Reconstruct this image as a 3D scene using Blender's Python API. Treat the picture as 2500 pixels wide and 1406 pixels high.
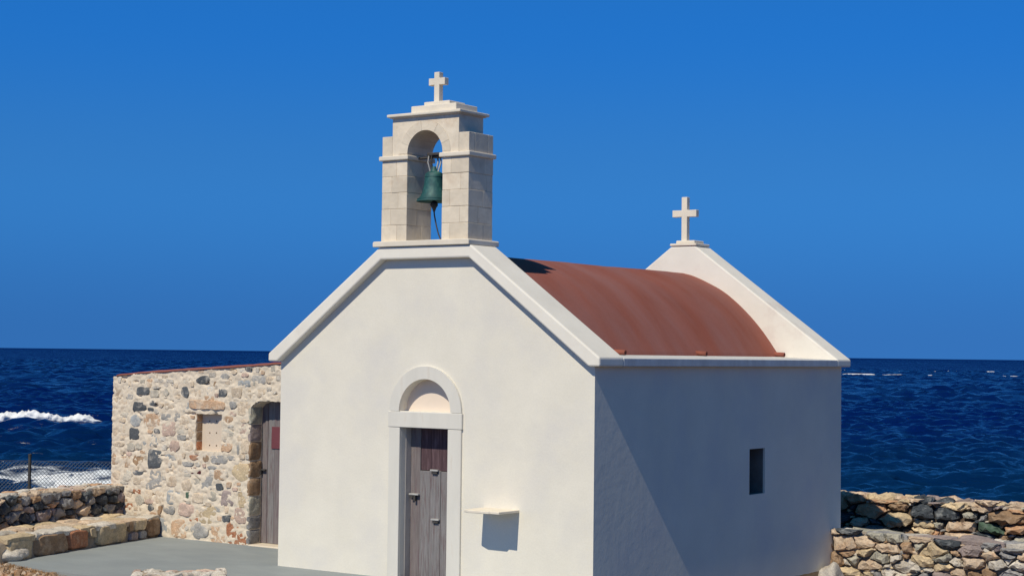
import bpy, bmesh, math, random
import numpy as np
from mathutils import Vector, Matrix, noise
from mathutils.geometry import tessellate_polygon

for o in list(bpy.data.objects): bpy.data.objects.remove(o)
sc = bpy.context.scene
COL = sc.collection
R = math.radians

# ------------------------------------------------------------------ camera
FPX = 4241.45                                   # focal length in photo pixels (photo 2500 wide)
YAW, PITCH, ROLL = R(35.2603), R(2.166), R(0.6875)
CAM = Vector((11.0311, -17.3185, 2.8691))
FW = Vector((-math.sin(YAW)*math.cos(PITCH), math.cos(YAW)*math.cos(PITCH), math.sin(PITCH)))
RT0 = Vector((math.cos(YAW), math.sin(YAW), 0)); UP0 = RT0.cross(FW)
RT = RT0*math.cos(ROLL) + UP0*math.sin(ROLL); UP = UP0*math.cos(ROLL) - RT0*math.sin(ROLL)
cd = bpy.data.cameras.new('camera'); cam = bpy.data.objects.new('camera', cd); COL.objects.link(cam)
cd.sensor_width = 36; cd.lens = FPX/2500*36; cd.clip_start = .1; cd.clip_end = 60000
M = Matrix.Identity(4)
for i in range(3):
    M[i][0] = RT[i]; M[i][1] = UP[i]; M[i][2] = -FW[i]; M[i][3] = CAM[i]
cam.matrix_world = M
sc.camera = cam
def ray(x, y): return FW*FPX + RT*(x-1250) - UP*(y-703)
def onp(x, y, ax, val):                         # photo pixel -> point on an axis plane of the place
    d = ray(x, y); return CAM + d*((val-CAM[ax])/d[ax])
HF = Vector((-math.sin(YAW), math.cos(YAW), 0)); HR = Vector((math.cos(YAW), math.sin(YAW), 0))
def ts(t, s, z): return Vector((CAM.x, CAM.y, 0)) + HF*t + HR*s + Vector((0, 0, z))

# ------------------------------------------------------------------ sky and sun
SUN_EL, SUN_OFF = R(48.0), R(3.0)               # sun stands square to the front wall, 3 degrees to the right of it
wd = bpy.data.worlds.new('World'); sc.world = wd; wd.use_nodes = True
nt = wd.node_tree; nt.nodes.clear()
out = nt.nodes.new('ShaderNodeOutputWorld'); bg = nt.nodes.new('ShaderNodeBackground')
sky = nt.nodes.new('ShaderNodeTexSky'); sky.sky_type = 'NISHITA'; sky.sun_disc = False
sky.sun_elevation = SUN_EL; sky.sun_rotation = math.pi - SUN_OFF
sky.altitude = 0; sky.air_density = 1.0; sky.dust_density = 0.0; sky.ozone_density = 4.0
tc = nt.nodes.new('ShaderNodeTexCoord')
mp = nt.nodes.new('ShaderNodeVectorMath'); mp.operation = 'MULTIPLY_ADD'
mp.inputs[1].default_value = (1, 1, .75); mp.inputs[2].default_value = (0, 0, .34)
nm = nt.nodes.new('ShaderNodeVectorMath'); nm.operation = 'NORMALIZE'
tint = nt.nodes.new('ShaderNodeMix'); tint.data_type = 'RGBA'; tint.blend_type = 'MULTIPLY'
tint.inputs[0].default_value = 1
sep = nt.nodes.new('ShaderNodeSeparateXYZ'); cr = nt.nodes.new('ShaderNodeValToRGB'); cr.color_ramp.interpolation = 'EASE'
els = cr.color_ramp.elements
els[0].position = 0; els[0].color = (.160, .430, .700, 1); els[1].position = 1; els[1].color = (.09, .27, .28, 1)
e_ = els.new(.19); e_.color = (.108, .61, 1.09, 1)
e_ = els.new(.095); e_.color = (.195, .64, .97, 1)
e_ = els.new(.48); e_.color = (.095, .40, .56, 1)
L = nt.links.new
L(tc.outputs['Generated'], mp.inputs[0]); L(mp.outputs[0], nm.inputs[0]); L(nm.outputs[0], sky.inputs[0])
L(tc.outputs['Generated'], sep.inputs[0]); L(sep.outputs[2], cr.inputs[0]); L(cr.outputs[0], tint.inputs[7]); L(sky.outputs[0], tint.inputs[6]); L(tint.outputs[2], bg.inputs[0]); L(bg.outputs[0], out.inputs[0])
bg.inputs[1].default_value = .15
sd = bpy.data.lights.new('sun', 'SUN'); sd.energy = 3.9; sd.angle = R(.53); sd.color = (1, .92, .765)
so = bpy.data.objects.new('sun', sd); COL.objects.link(so)
to_sun = Vector((math.sin(SUN_OFF)*math.cos(SUN_EL), -math.cos(SUN_OFF)*math.cos(SUN_EL), math.sin(SUN_EL)))
so.rotation_euler = to_sun.to_track_quat('Z', 'Y').to_euler(); so.location = (5, -20, 20)
vs = sc.view_settings; vs.view_transform = 'Standard'; vs.look = 'None'; vs.exposure = 0; vs.gamma = 1

# ------------------------------------------------------------------ materials
def srgb(r, g, b):
    f = lambda c: (c/255/12.92) if c/255 <= .04045 else ((c/255+.055)/1.055)**2.4
    return (f(r), f(g), f(b))
def mat(name, col, rough=.9, var=.12, vscale=3., bump=.3, bscale=30., col2=None, c2scale=2., c2lo=.5, c2hi=.65, spec=.3,
        objrand=0., stretch=(1, 1, 1), fine=0., finescale=150., local=False, bdist=.01):
    m = bpy.data.materials.new(name); m.use_nodes = True; t = m.node_tree; N = t.nodes; l = t.links.new
    b = N['Principled BSDF']; b.inputs['Roughness'].default_value = rough; b.inputs['Specular IOR Level'].default_value = spec
    if local:
        tcn = N.new('ShaderNodeTexCoord'); pos = tcn.outputs['Object']
    else:
        g = N.new('ShaderNodeNewGeometry'); pos = g.outputs['Position']
    mpn = N.new('ShaderNodeMapping'); mpn.inputs['Scale'].default_value = stretch; l(pos, mpn.inputs[0]); pos = mpn.outputs[0]
    def nz(s, det=5, ro=.6):
        n = N.new('ShaderNodeTexNoise'); n.inputs['Scale'].default_value = s; n.inputs['Detail'].default_value = det
        n.inputs['Roughness'].default_value = ro; l(pos, n.inputs['Vector']); return n.outputs['Fac']
    def mix(fac, a, bb, mode='MIX'):
        x = N.new('ShaderNodeMix'); x.data_type = 'RGBA'; x.blend_type = mode
        for k, v in ((0, fac), (6, a), (7, bb)):
            if isinstance(v, bpy.types.NodeSocket): l(v, x.inputs[k])
            elif k == 0: x.inputs[0].default_value = v
            else: x.inputs[k].default_value = (*v, 1)
        return x.outputs[2]
    def ramp(fac, lo, hi):
        x = N.new('ShaderNodeMapRange'); x.inputs[1].default_value = lo; x.inputs[2].default_value = hi; l(fac, x.inputs[0]); return x.outputs[0]
    c = mix(ramp(nz(vscale), .3, .7), tuple(v*(1-var) for v in col), tuple(min(1, v*(1+var)) for v in col))
    if col2: c = mix(ramp(nz(c2scale), c2lo, c2hi), c, col2)
    if fine: c = mix(ramp(nz(finescale, 3), .35, .65), mix(1., c, (1-fine,)*3, 'MULTIPLY'), c)
    if objrand:
        oi = N.new('ShaderNodeObjectInfo'); hv = N.new('ShaderNodeHueSaturation')
        mr = N.new('ShaderNodeMapRange'); mr.inputs[3].default_value = 1-objrand; mr.inputs[4].default_value = 1+objrand; l(oi.outputs['Random'], mr.inputs[0])
        l(mr.outputs[0], hv.inputs['Value']); l(c, hv.inputs['Color']); c = hv.outputs[0]
    l(c, b.inputs['Base Color'])
    if bump:
        bp = N.new('ShaderNodeBump'); bp.inputs['Strength'].default_value = bump; bp.inputs['Distance'].default_value = bdist
        l(nz(bscale, 8, .65), bp.inputs['Height']); l(bp.outputs[0], b.inputs['Normal'])
    return m

M_PLASTER = mat('plaster', (.785, .738, .625), var=.04, vscale=1.7, bump=.30, bscale=6, bdist=.012, col2=(.715, .68, .61), c2scale=1.1, c2lo=.46, c2hi=.7, fine=.045, finescale=45)
M_COPING = mat('coping_plaster', (.80, .755, .66), var=.05, vscale=2.2, bump=.12, bscale=16, col2=(.70, .62, .54), c2scale=1.6, c2lo=.58, c2hi=.75, fine=.03)
M_NICHE = mat('niche_plaster', (.78, .66, .54), var=.03, bump=.08)
M_FRAME = mat('frame_stone', (.69, .66, .585), var=.05, vscale=5, bump=.12, bscale=22, col2=(.60, .53, .43), c2scale=5, c2lo=.60, c2hi=.76, stretch=(1, 1, .25))
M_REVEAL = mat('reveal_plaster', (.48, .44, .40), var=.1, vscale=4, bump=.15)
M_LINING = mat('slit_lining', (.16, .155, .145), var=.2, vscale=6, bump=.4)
M_EAVE = mat('eave_concrete', (.60, .60, .585), var=.12, vscale=6, bump=.25, bscale=20, stretch=(1, 1, .4))
M_TOWER = mat('tower_stone', (.73, .635, .495), var=.10, vscale=6, bump=.55, bscale=18, col2=(.60, .47, .34), c2scale=3.5, c2lo=.56, c2hi=.78, objrand=.085, fine=.05, finescale=80)
M_TOWER_CAP = mat('tower_cap', (.74, .665, .545), var=.08, vscale=4, bump=.15, bscale=25)
M_TOWER_CORE = mat('tower_joint', (.60, .54, .45), var=.1, bump=.2)
M_ROOF = mat('roof_terracotta', (.285, .085, .054), var=.10, vscale=1.6, bump=.25, bscale=26, col2=(.30, .145, .13), c2scale=1.1, c2lo=.36, c2hi=.8, stretch=(.35, 1.1, .35), fine=.10, finescale=70, rough=.85)
M_PIPE = mat('clay_pipe', (.28, .09, .06), var=.2, bump=.2)
M_DARK = mat('dark_void', (.012, .012, .014), var=.2, bump=0)
M_WOODG = mat('wood_grey', (.235, .222, .22), var=.22, vscale=7, bump=.5, bscale=30, col2=(.17, .12, .12), c2scale=6, c2lo=.5, c2hi=.7, stretch=(6, 6, .55), rough=.85, fine=.15)
M_WOODP = mat('wood_purple', (.085, .05, .056), var=.2, vscale=7, bump=.4, bscale=30, col2=(.17, .11, .12), c2scale=6, c2lo=.52, c2hi=.72, stretch=(6, 6, .5), rough=.85)
M_WOODM = mat('wood_mauve', (.19, .165, .163), var=.2, vscale=7, bump=.4, bscale=30, col2=(.15, .10, .11), c2scale=5, c2lo=.5, c2hi=.7, stretch=(6, 6, .5), rough=.85)
M_IRON = mat('iron', (.06, .055, .05), rough=.6, var=.3, vscale=20, bump=.3)
M_ZINC = mat('zinc', (.42, .41, .39), rough=.5, var=.15, vscale=20, bump=.2)
M_BRONZE = mat('bronze_patina', (.012, .080, .082), rough=.6, var=.35, vscale=9, bump=.35, bscale=30, col2=(.05, .15, .125), c2scale=9, c2lo=.5, c2hi=.7, spec=.5)
M_PLAQUE = mat('plaque_red', (.16, .05, .06), rough=.6, var=.1, bump=.05)
M_MORTAR = mat('mortar', (.72, .62, .485), var=.07, vscale=4, bump=.6, bscale=24, col2=(.62, .50, .37), c2scale=5, c2lo=.55, c2hi=.75, fine=.10, finescale=45)
M_BOARD = mat('niche_board', (.63, .53, .42), var=.05, bump=.15)
M_CONCRETE = mat('slab_concrete', (.285, .31, .31), var=.07, vscale=2.2, bump=.12, bscale=40, col2=(.255, .28, .285), c2scale=1.2, c2lo=.45, c2hi=.65, stretch=(.6, 1, 1), fine=.06, finescale=60)
M_SOIL = mat('soil', (.23, .135, .075), var=.25, vscale=3, bump=.8, bscale=12, col2=(.36, .27, .18), c2scale=2.5, c2lo=.48, c2hi=.62, fine=.25, finescale=25)
M_LAND = mat('land', (.11, .085, .06), var=.2, vscale=1.2, bump=.7, bscale=9, col2=(.12, .075, .045), c2scale=1.3, c2lo=.5, c2hi=.62, fine=.15, finescale=20)
M_CORE = mat('wall_core', (.085, .06, .042), var=.3, vscale=6, bump=.6, bscale=18)
M_MUD = mat('wall_mortar_rough', (.36, .29, .215), var=.2, vscale=6, bump=.8, bscale=16, fine=.15, finescale=30)
M_CAPM = mat('wall_cap_mortar', (.42, .385, .34), var=.15, vscale=5, bump=.5, bscale=14, fine=.1, finescale=40)

def smat(name, col, var=.18, col2=None, lo=.5, hi=.66, bump=1.0, fine=.26, **k):
    return mat('stone_'+name, col, rough=.95, var=var, vscale=9, bump=bump, bscale=16, col2=col2, c2scale=7, c2lo=lo, c2hi=hi, objrand=.14, fine=fine, finescale=40, bdist=.02, **k)
S = {
 'T': smat('tan', (.64, .50, .36), col2=(.58, .40, .26)),
 'O': smat('orange', (.55, .32, .18), col2=(.62, .45, .30)),
 'U': smat('rust', (.44, .19, .10), col2=(.55, .32, .20)),
 'D': smat('slate', (.065, .075, .085), col2=(.26, .27, .27), lo=.54, hi=.68),
 'G': smat('grey', (.32, .31, .30), col2=(.19, .19, .20)),
 'B': smat('bluegrey', (.33, .355, .37), col2=(.45, .44, .40)),
 'K': smat('olive', (.46, .43, .345), col2=(.34, .33, .28)),
 'Rr': smat('maroon', (.12, .03, .035), col2=(.20, .09, .08)),
 'Y': smat('yellow', (.66, .52, .33), col2=(.55, .42, .27)),
 'P': smat('pink', (.62, .46, .37), col2=(.52, .40, .33)),
 'N': smat('green', (.075, .125, .085), col2=(.13, .18, .14)),
 'W': smat('pale', (.66, .60, .51), col2=(.52, .45, .36)),
 'Br': smat('brown', (.34, .22, .13), col2=(.46, .33, .22)),
 'M': smat('mauve', (.36, .29, .265), col2=(.27, .22, .21)),
}

S.update({
 'aO': smat('pale_orange', (.60, .40, .255), col2=(.66, .54, .41), lo=.46, hi=.68),
 'aD': smat('washed_slate', (.11, .12, .13), col2=(.50, .46, .40), lo=.53, hi=.70),
 'aB': smat('washed_bluegrey', (.42, .435, .43), col2=(.60, .55, .47), lo=.5, hi=.7),
 'aG': smat('washed_grey', (.39, .375, .35), col2=(.57, .52, .44), lo=.5, hi=.7),
 'aK': smat('washed_olive', (.55, .50, .41), col2=(.64, .57, .46), lo=.46, hi=.68),
 'aT': smat('washed_tan', (.67, .55, .41), col2=(.62, .47, .33), lo=.5, hi=.7),
})
# ------------------------------------------------------------------ helpers
def link(o, parent=None):
    COL.objects.link(o)
    if parent is not None: o.parent = parent
    return o
def empty(name, label, cat, loc=(0, 0, 0), group=None):
    o = bpy.data.objects.new(name, None); o.location = loc; o.empty_display_size = .2
    o['label'] = label; o['category'] = cat
    if group: o['group'] = group
    return link(o)
def tag(o, label, cat, group=None):
    o['label'] = label; o['category'] = cat
    if group: o['group'] = group
    return o
def wloc(o):
    v = Vector((0, 0, 0))
    while o is not None: v = v + o.location; o = o.parent
    return v
def mesh(name, V, F, m, parent=None, smooth=False, bevel=0, seg=1, kind=None, sharp=None, at=None):
    """one mesh object; V are world positions; its origin is `at` (or the box centre)"""
    V = [Vector(v) for v in V]
    if at is None:
        at = Vector([(min(v[i] for v in V)+max(v[i] for v in V))/2 for i in range(3)])
    at = Vector(at); me = bpy.data.meshes.new(name)
    me.from_pydata([tuple(v-at) for v in V], [], F)
    bm = bmesh.new(); bm.from_mesh(me); bmesh.ops.recalc_face_normals(bm, faces=bm.faces); bm.to_mesh(me); bm.free()
    me.materials.append(m)
    if smooth or sharp:
        me.polygons.foreach_set('use_smooth', [True]*len(me.polygons))
        if sharp: me.set_sharp_from_angle(angle=R(sharp))
    o = bpy.data.objects.new(name, me)
    o.location = at - (wloc(parent) if parent is not None else Vector((0, 0, 0)))
    link(o, parent)
    if bevel:
        b = o.modifiers.new('bevel', 'BEVEL'); b.width = bevel; b.segments = seg; b.limit_method = 'ANGLE'; b.angle_limit = R(40)
    if kind: o['kind'] = kind
    return o
BF = [(0, 3, 2, 1), (4, 5, 6, 7), (0, 1, 5, 4), (1, 2, 6, 5), (2, 3, 7, 6), (3, 0, 4, 7)]
def boxv(x0, x1, y0, y1, z0, z1):
    return [(x0, y0, z0), (x1, y0, z0), (x1, y1, z0), (x0, y1, z0), (x0, y0, z1), (x1, y0, z1), (x1, y1, z1), (x0, y1, z1)]
def box(name, x0, x1, y0, y1, z0, z1, m, parent=None, bevel=.004, **k):
    return mesh(name, boxv(x0, x1, y0, y1, z0, z1), BF, m, parent, bevel=bevel, **k)
def prism(name, outer, y0, y1, m, parent=None, holes=(), bevel=0, axis='Y', **k):
    """outline in (a, z) extruded along Y (a = X) or along X (a = Y)"""
    loops = [list(outer)]+[list(h) for h in holes]
    tess = tessellate_polygon([[Vector((p[0], p[1], 0)) for p in lp] for lp in loops])
    flat = [p for lp in loops for p in lp]; n = len(flat)
    P = (lambda p, d: (p[0], d, p[1])) if axis == 'Y' else (lambda p, d: (d, p[0], p[1]))
    V = [P(p, y0) for p in flat]+[P(p, y1) for p in flat]
    F = [tuple(t) for t in tess]+[tuple(i+n for i in reversed(t)) for t in tess]
    st = 0
    for lp in loops:
        for i in range(len(lp)):
            a, b = st+i, st+(i+1) % len(lp); F.append((a, b, b+n, a+n))
        st += len(lp)
    o = mesh(name, V, F, m, parent, **k)
    if bevel:
        bm = bmesh.new(); bm.from_mesh(o.data)
        bmesh.ops.dissolve_limit(bm, angle_limit=R(1), verts=bm.verts, edges=bm.edges) if not holes else None
        bm.to_mesh(o.data); bm.free()
        b = o.modifiers.new('bevel', 'BEVEL'); b.width = bevel; b.segments = 2; b.limit_method = 'ANGLE'; b.angle_limit = R(25)
    return o
def tube(name, pts, r, m, parent=None, n=6, rr=None, cap=True, **k):
    pts = [Vector(p) for p in pts]; V = []; F = []
    for i, p in enumerate(pts):
        d = (pts[min(i+1, len(pts)-1)]-pts[max(i-1, 0)]).normalized()
        a = d.cross(Vector((0, 0, 1)) if abs(d.z) < .9 else Vector((1, 0, 0))).normalized(); b = d.cross(a)
        q = rr[i] if rr else r
        V += [p+a*q*math.cos(2*math.pi*j/n)+b*q*math.sin(2*math.pi*j/n) for j in range(n)]
    for i in range(len(pts)-1):
        for j in range(n):
            F.append((i*n+j, i*n+(j+1) % n, (i+1)*n+(j+1) % n, (i+1)*n+j))
    if cap: F += [tuple(range(n)), tuple(range(len(V)-n, len(V)))]
    return mesh(name, V, F, m, parent, smooth=True, sharp=50, **k)
def lathe(name, prof, cx, cy, m, parent, n=28, sharp=40):
    V = []; F = []
    for r, z in prof: V += [(cx+r*math.cos(2*math.pi*j/n), cy+r*math.sin(2*math.pi*j/n), z) for j in range(n)]
    for i in range(len(prof)-1):
        for j in range(n): F.append((i*n+j, i*n+(j+1) % n, (i+1)*n+(j+1) % n, (i+1)*n+j))
    return mesh(name, V, F, m, parent, smooth=True, sharp=sharp)

# ------------------------------------------------------------------ stones
def chaikin(P, k=1, q=.25):
    for _ in range(k):
        Q = []
        for i in range(len(P)):
            a, b = P[i], P[(i+1) % len(P)]
            Q += [(a[0]*(1-q)+b[0]*q, a[1]*(1-q)+b[1]*q), (a[0]*q+b[0]*(1-q), a[1]*q+b[1]*(1-q))]
        P = Q
    return P
def resample(P, n):
    L_ = [0]
    for i in range(len(P)):
        a, b = P[i], P[(i+1) % len(P)]; L_.append(L_[-1]+math.hypot(b[0]-a[0], b[1]-a[1]))
    Q = []; j = 0
    for k in range(n):
        d = L_[-1]*k/n
        while L_[j+1] < d: j += 1
        t = (d-L_[j])/max(1e-9, L_[j+1]-L_[j]); a, b = P[j], P[(j+1) % len(P)]
        Q.append((a[0]+(b[0]-a[0])*t, a[1]+(b[1]-a[1])*t))
    return Q
def stone(poly, org, sd_, ud, nd, bulge, back, m, parent, rng, rough=.12, n=16, name='stone', flat=.72):
    """a rock whose outline on the wall is `poly` (s, h), bulging towards nd"""
    P = resample(poly, n); cx = sum(p[0] for p in P)/n; cy = sum(p[1] for p in P)/n
    size = math.sqrt(max(1e-6, (max(p[0] for p in P)-min(p[0] for p in P))*(max(p[1] for p in P)-min(p[1] for p in P))))
    off = Vector((rng.uniform(0, 99), rng.uniform(0, 99), rng.uniform(0, 99)))
    tx, ty = rng.uniform(-.3, .3)*bulge/size, rng.uniform(-.3, .3)*bulge/size
    rings = [(.93, -back), (1.0, 0), (.95, .55*bulge), (flat, .95*bulge), (flat*.45, 1.0*bulge)]
    V = []; F = []
    for k, (sc_, d) in enumerate(rings):
        for p in P:
            s, h = cx+(p[0]-cx)*sc_, cy+(p[1]-cy)*sc_
            q = Vector((s, h, d))*(2.2/size)+off
            w = 0 if k == 0 else 1
            nz = noise.noise(q)*size*rough*w + noise.noise(q*2.7)*size*rough*.45*w
            nx = noise.noise(q+Vector((31, 7, 3)))*size*rough*.8*w; ny = noise.noise(q+Vector((3, 51, 9)))*size*rough*.6*w
            if k >= 2: nz += (s-cx)*tx+(h-cy)*ty
            V.append(org+sd_*(s+nx)+ud*(h+ny)+nd*(d+nz*(1 if k > 1 else .4)))
    for k in range(len(rings)-1):
        for j in range(n): F.append((k*n+j, k*n+(j+1) % n, (k+1)*n+(j+1) % n, (k+1)*n+j))
    c = len(V); V.append(org+sd_*cx+ud*cy+nd*(bulge*(1+rng.uniform(-.15, .15))))
    k = len(rings)-1
    for j in range(n): F.append((k*n+j, k*n+(j+1) % n, c))
    return mesh(name, V, F, m, parent, smooth=True, sharp=38)
def rock(poly, org, sd_, ud, nd, bulge, back, m, parent, rng, rough=.10, name='stone'):
    """an angular rock filling the wall cell `poly`: a hull of jittered points, roughened"""
    n = len(poly); cx = sum(p[0] for p in poly)/n; cy = sum(p[1] for p in poly)/n
    w = max(p[0] for p in poly)-min(p[0] for p in poly); h = max(p[1] for p in poly)-min(p[1] for p in poly)
    size = math.sqrt(max(1e-6, w*h)); pts = []
    for p in poly:
        for sc_, d in ((.96, -back), (rng.uniform(.92, 1.02), rng.uniform(0, .5)*bulge)):
            pts.append((cx+(p[0]-cx)*sc_, cy+(p[1]-cy)*sc_, d))
        k_ = rng.uniform(.55, .9); pts.append((cx+(p[0]-cx)*k_, cy+(p[1]-cy)*k_, bulge*rng.uniform(.6, 1.1)))
    for _ in range(3): pts.append((cx+w*rng.uniform(-.2, .2), cy+h*rng.uniform(-.2, .2), bulge*rng.uniform(.85, 1.2)))
    bm = bmesh.new()
    for p in pts: bm.verts.new(p)
    r_ = bmesh.ops.convex_hull(bm, input=bm.verts)
    bmesh.ops.delete(bm, geom=[v for v in bm.verts if not v.link_faces], context='VERTS')
    for it in range(2):
        es = [e for e in bm.edges if e.calc_length() > size*.28 and max(v.co.z for v in e.verts) > -back*.5]
        if es: bmesh.ops.subdivide_edges(bm, edges=es, cuts=1, use_grid_fill=True)
        bmesh.ops.triangulate(bm, faces=bm.faces)
    off = Vector((rng.uniform(0, 99), rng.uniform(0, 99), rng.uniform(0, 99)))
    V = []; bm.verts.index_update()
    for v in bm.verts:
        q = v.co*(3.0/size)+off; a = size*rough
        d = noise.noise_vector(q)*a+noise.noise_vector(q*2.6)*a*.5
        c = v.co+d*(1 if v.co.z > -back*.5 else .2)
        V.append(org+sd_*c.x+ud*c.y+nd*c.z)
    F = [tuple(v.index for v in f.verts) for f in bm.faces]; bm.free()
    return mesh(name, V, F, m, parent, smooth=True, sharp=17)
def clip(P, a, b, c):                            # keep a*x+b*y<=c
    Q = []
    for i in range(len(P)):
        p, q = P[i], P[(i+1) % len(P)]; dp = a*p[0]+b*p[1]-c; dq = a*q[0]+b*q[1]-c
        if dp <= 0: Q.append(p)
        if (dp < 0 < dq) or (dq < 0 < dp):
            t = dp/(dp-dq); Q.append((p[0]+(q[0]-p[0])*t, p[1]+(q[1]-p[1])*t))
    return Q
def cells(W_, H_, cw, ch, rng, jit=.42):
    """irregular masonry cells in a W_ x H_ rectangle (power diagram of jittered courses)"""
    asp = cw/ch; seeds = []
    rows = max(1, round(H_/ch)); 
    for r_ in range(rows):
        x = rng.uniform(-.5, .3)*cw
        while x < W_+cw:
            w = cw*rng.choice([.32, .5, .7, .9, 1, 1.3, 1.75]); x += w/2
            seeds.append((x/asp, (r_+.5+rng.uniform(-jit, jit)*.8)*H_/rows, (rng.uniform(-.35, .45)*ch+(w-cw)*.25/asp)*ch)); x += w/2
    out_ = []
    for i, (x, y, w) in enumerate(seeds):
        P = [(-9, -9), (99, -9), (99, 99), (-9, 99)]
        P = [(-.02, 0), (W_/asp, 0), (W_/asp, H_), (-.02, H_)]
        for j, (u, v, w2) in enumerate(seeds):
            if i == j or abs(u-x) > 4*ch or abs(v-y) > 4*ch: continue
            a, b = u-x, v-y
            P = clip(P, a, b, (u*u+v*v-x*x-y*y+w-w2)/2)
            if len(P) < 3: break
        if len(P) >= 3:
            P = [(p[0]*asp, p[1]) for p in P]
            ar = abs(sum(P[k][0]*P[(k+1) % len(P)][1]-P[(k+1) % len(P)][0]*P[k][1] for k in range(len(P)))/2)
            if ar > .07*cw*ch: out_.append(P)
    return out_
def inset(P, g):
    cx = sum(p[0] for p in P)/len(P); cy = sum(p[1] for p in P)/len(P)
    Q = []
    for p in P:
        d = math.hypot(p[0]-cx, p[1]-cy); k = max(.3, 1-g/max(d, 1e-6)); Q.append((cx+(p[0]-cx)*k, cy+(p[1]-cy)*k))
    return Q
def rubble_face(parent, org, sd_, ud, nd, W_, H_, cw, ch, cols, rng, gap=.018, bulge=.07, back=.08, toph=None, rough=.13, n=16, chk=1, chips=0):
    k = 0
    for P in cells(W_, H_, cw, ch, rng):
        cx = sum(p[0] for p in P)/len(P)
        if toph:
            t = toph(cx)+rng.uniform(-.03, .05)
            ys = [p[1] for p in P]
            if min(ys) > t-.05: continue
            if max(ys) > t-.02: P = [(p[0], min(p[1], t)) for p in P]
        Q = inset(P, gap*rng.uniform(.5, 1.8))
        Q = [(p[0]+rng.uniform(-1, 1)*gap*.7, p[1]+rng.uniform(-1, 1)*gap*.5) for p in Q]
        c = cols(cx, sum(p[1] for p in P)/len(P), rng) if callable(cols) else rng.choice(cols)
        rock(Q, org, sd_, ud, nd, bulge*rng.uniform(.6, 1.5), back, S[c], parent, rng, rough=rough*.85); k += 1
        for p in P:                                   # wedging chips in the joints
            if chips and rng.random() < chips and k < 285 and 0 < p[1] < (toph(p[0])-.03 if toph else H_):
                z_ = rng.uniform(.022, .05); a_ = rng.uniform(0, 6.28)
                rock([(p[0]+z_*rng.uniform(.7, 1.5)*math.cos(a_+q), p[1]+z_*.7*math.sin(a_+q)) for q in (0, 1.2, 2.6, 3.9, 5.1)], org, sd_, ud, nd, bulge*rng.uniform(.3, .7), back*.6, S[rng.choice(['T', 'W', 'G', 'Br', 'D', 'Y'])], parent, rng, rough=.1); k += 1
    return k
def gridmesh(name, us, vs_, fn, m, parent=None, smooth=True, kind=None, at=None):
    V = [fn(u, v) for v in vs_ for u in us]; n = len(us)
    F = [(j*n+i, j*n+i+1, (j+1)*n+i+1, (j+1)*n+i) for j in range(len(vs_)-1) for i in range(n-1)]
    return mesh(name, V, F, m, parent, smooth=smooth, kind=kind, at=at)
XV, YV, ZV = Vector((1, 0, 0)), Vector((0, 1, 0)), Vector((0, 0, 1))
def ss(a, b, x): 
    t = min(1, max(0, (x-a)/(b-a))); return t*t*(3-2*t)

# ================================================================== SETTING
SEA_Z = -2.0
def tcoord(x, y): v = Vector((x, y, 0))-Vector((CAM.x, CAM.y, 0)); return v.dot(HF), v.dot(HR)
def ground_z(x, y):
    t, s = tcoord(x, y)
    z = -.08
    z = z*(1-ss(-.2, .5, x)) + (-.85 + .83*ss(6.7, 7.0, y))*ss(-.2, .5, x)         # lower yard right of the chapel
    z -= .45*ss(-10.0, -10.8, x)
    z += .17*math.exp(-((x+7.0)/1.0)**2-((y+2.95)/.42)**2)                       # dirt heap at the slab edge
    z += .02*noise.noise(Vector((x*2.1, y*2.1, 0))) + .012*noise.noise(Vector((x*7, y*7, 3)))
    z += 1.5*ss(14, 2, t)                                                          # bank the view is taken from
    z -= 3.2*ss(29.5, 46, t)
    if t > 29: z += .25*noise.noise(Vector((x*.35, y*.35, 5)))*ss(29, 33, t)
    return z
def axis(lo, hi, flo, fhi, fine, coarse):
    a = list(np.arange(lo, flo, coarse))+list(np.arange(flo, fhi, fine))+list(np.arange(fhi, hi+coarse, coarse)); return a
gridmesh('ground', axis(-70, 90, -14, 7, .16, 2.5), axis(-60, 75, -5, 13, .16, 2.5), lambda x, y: (x, y, ground_z(x, y)), M_LAND, kind='structure', at=(0, 0, 0))

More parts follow.
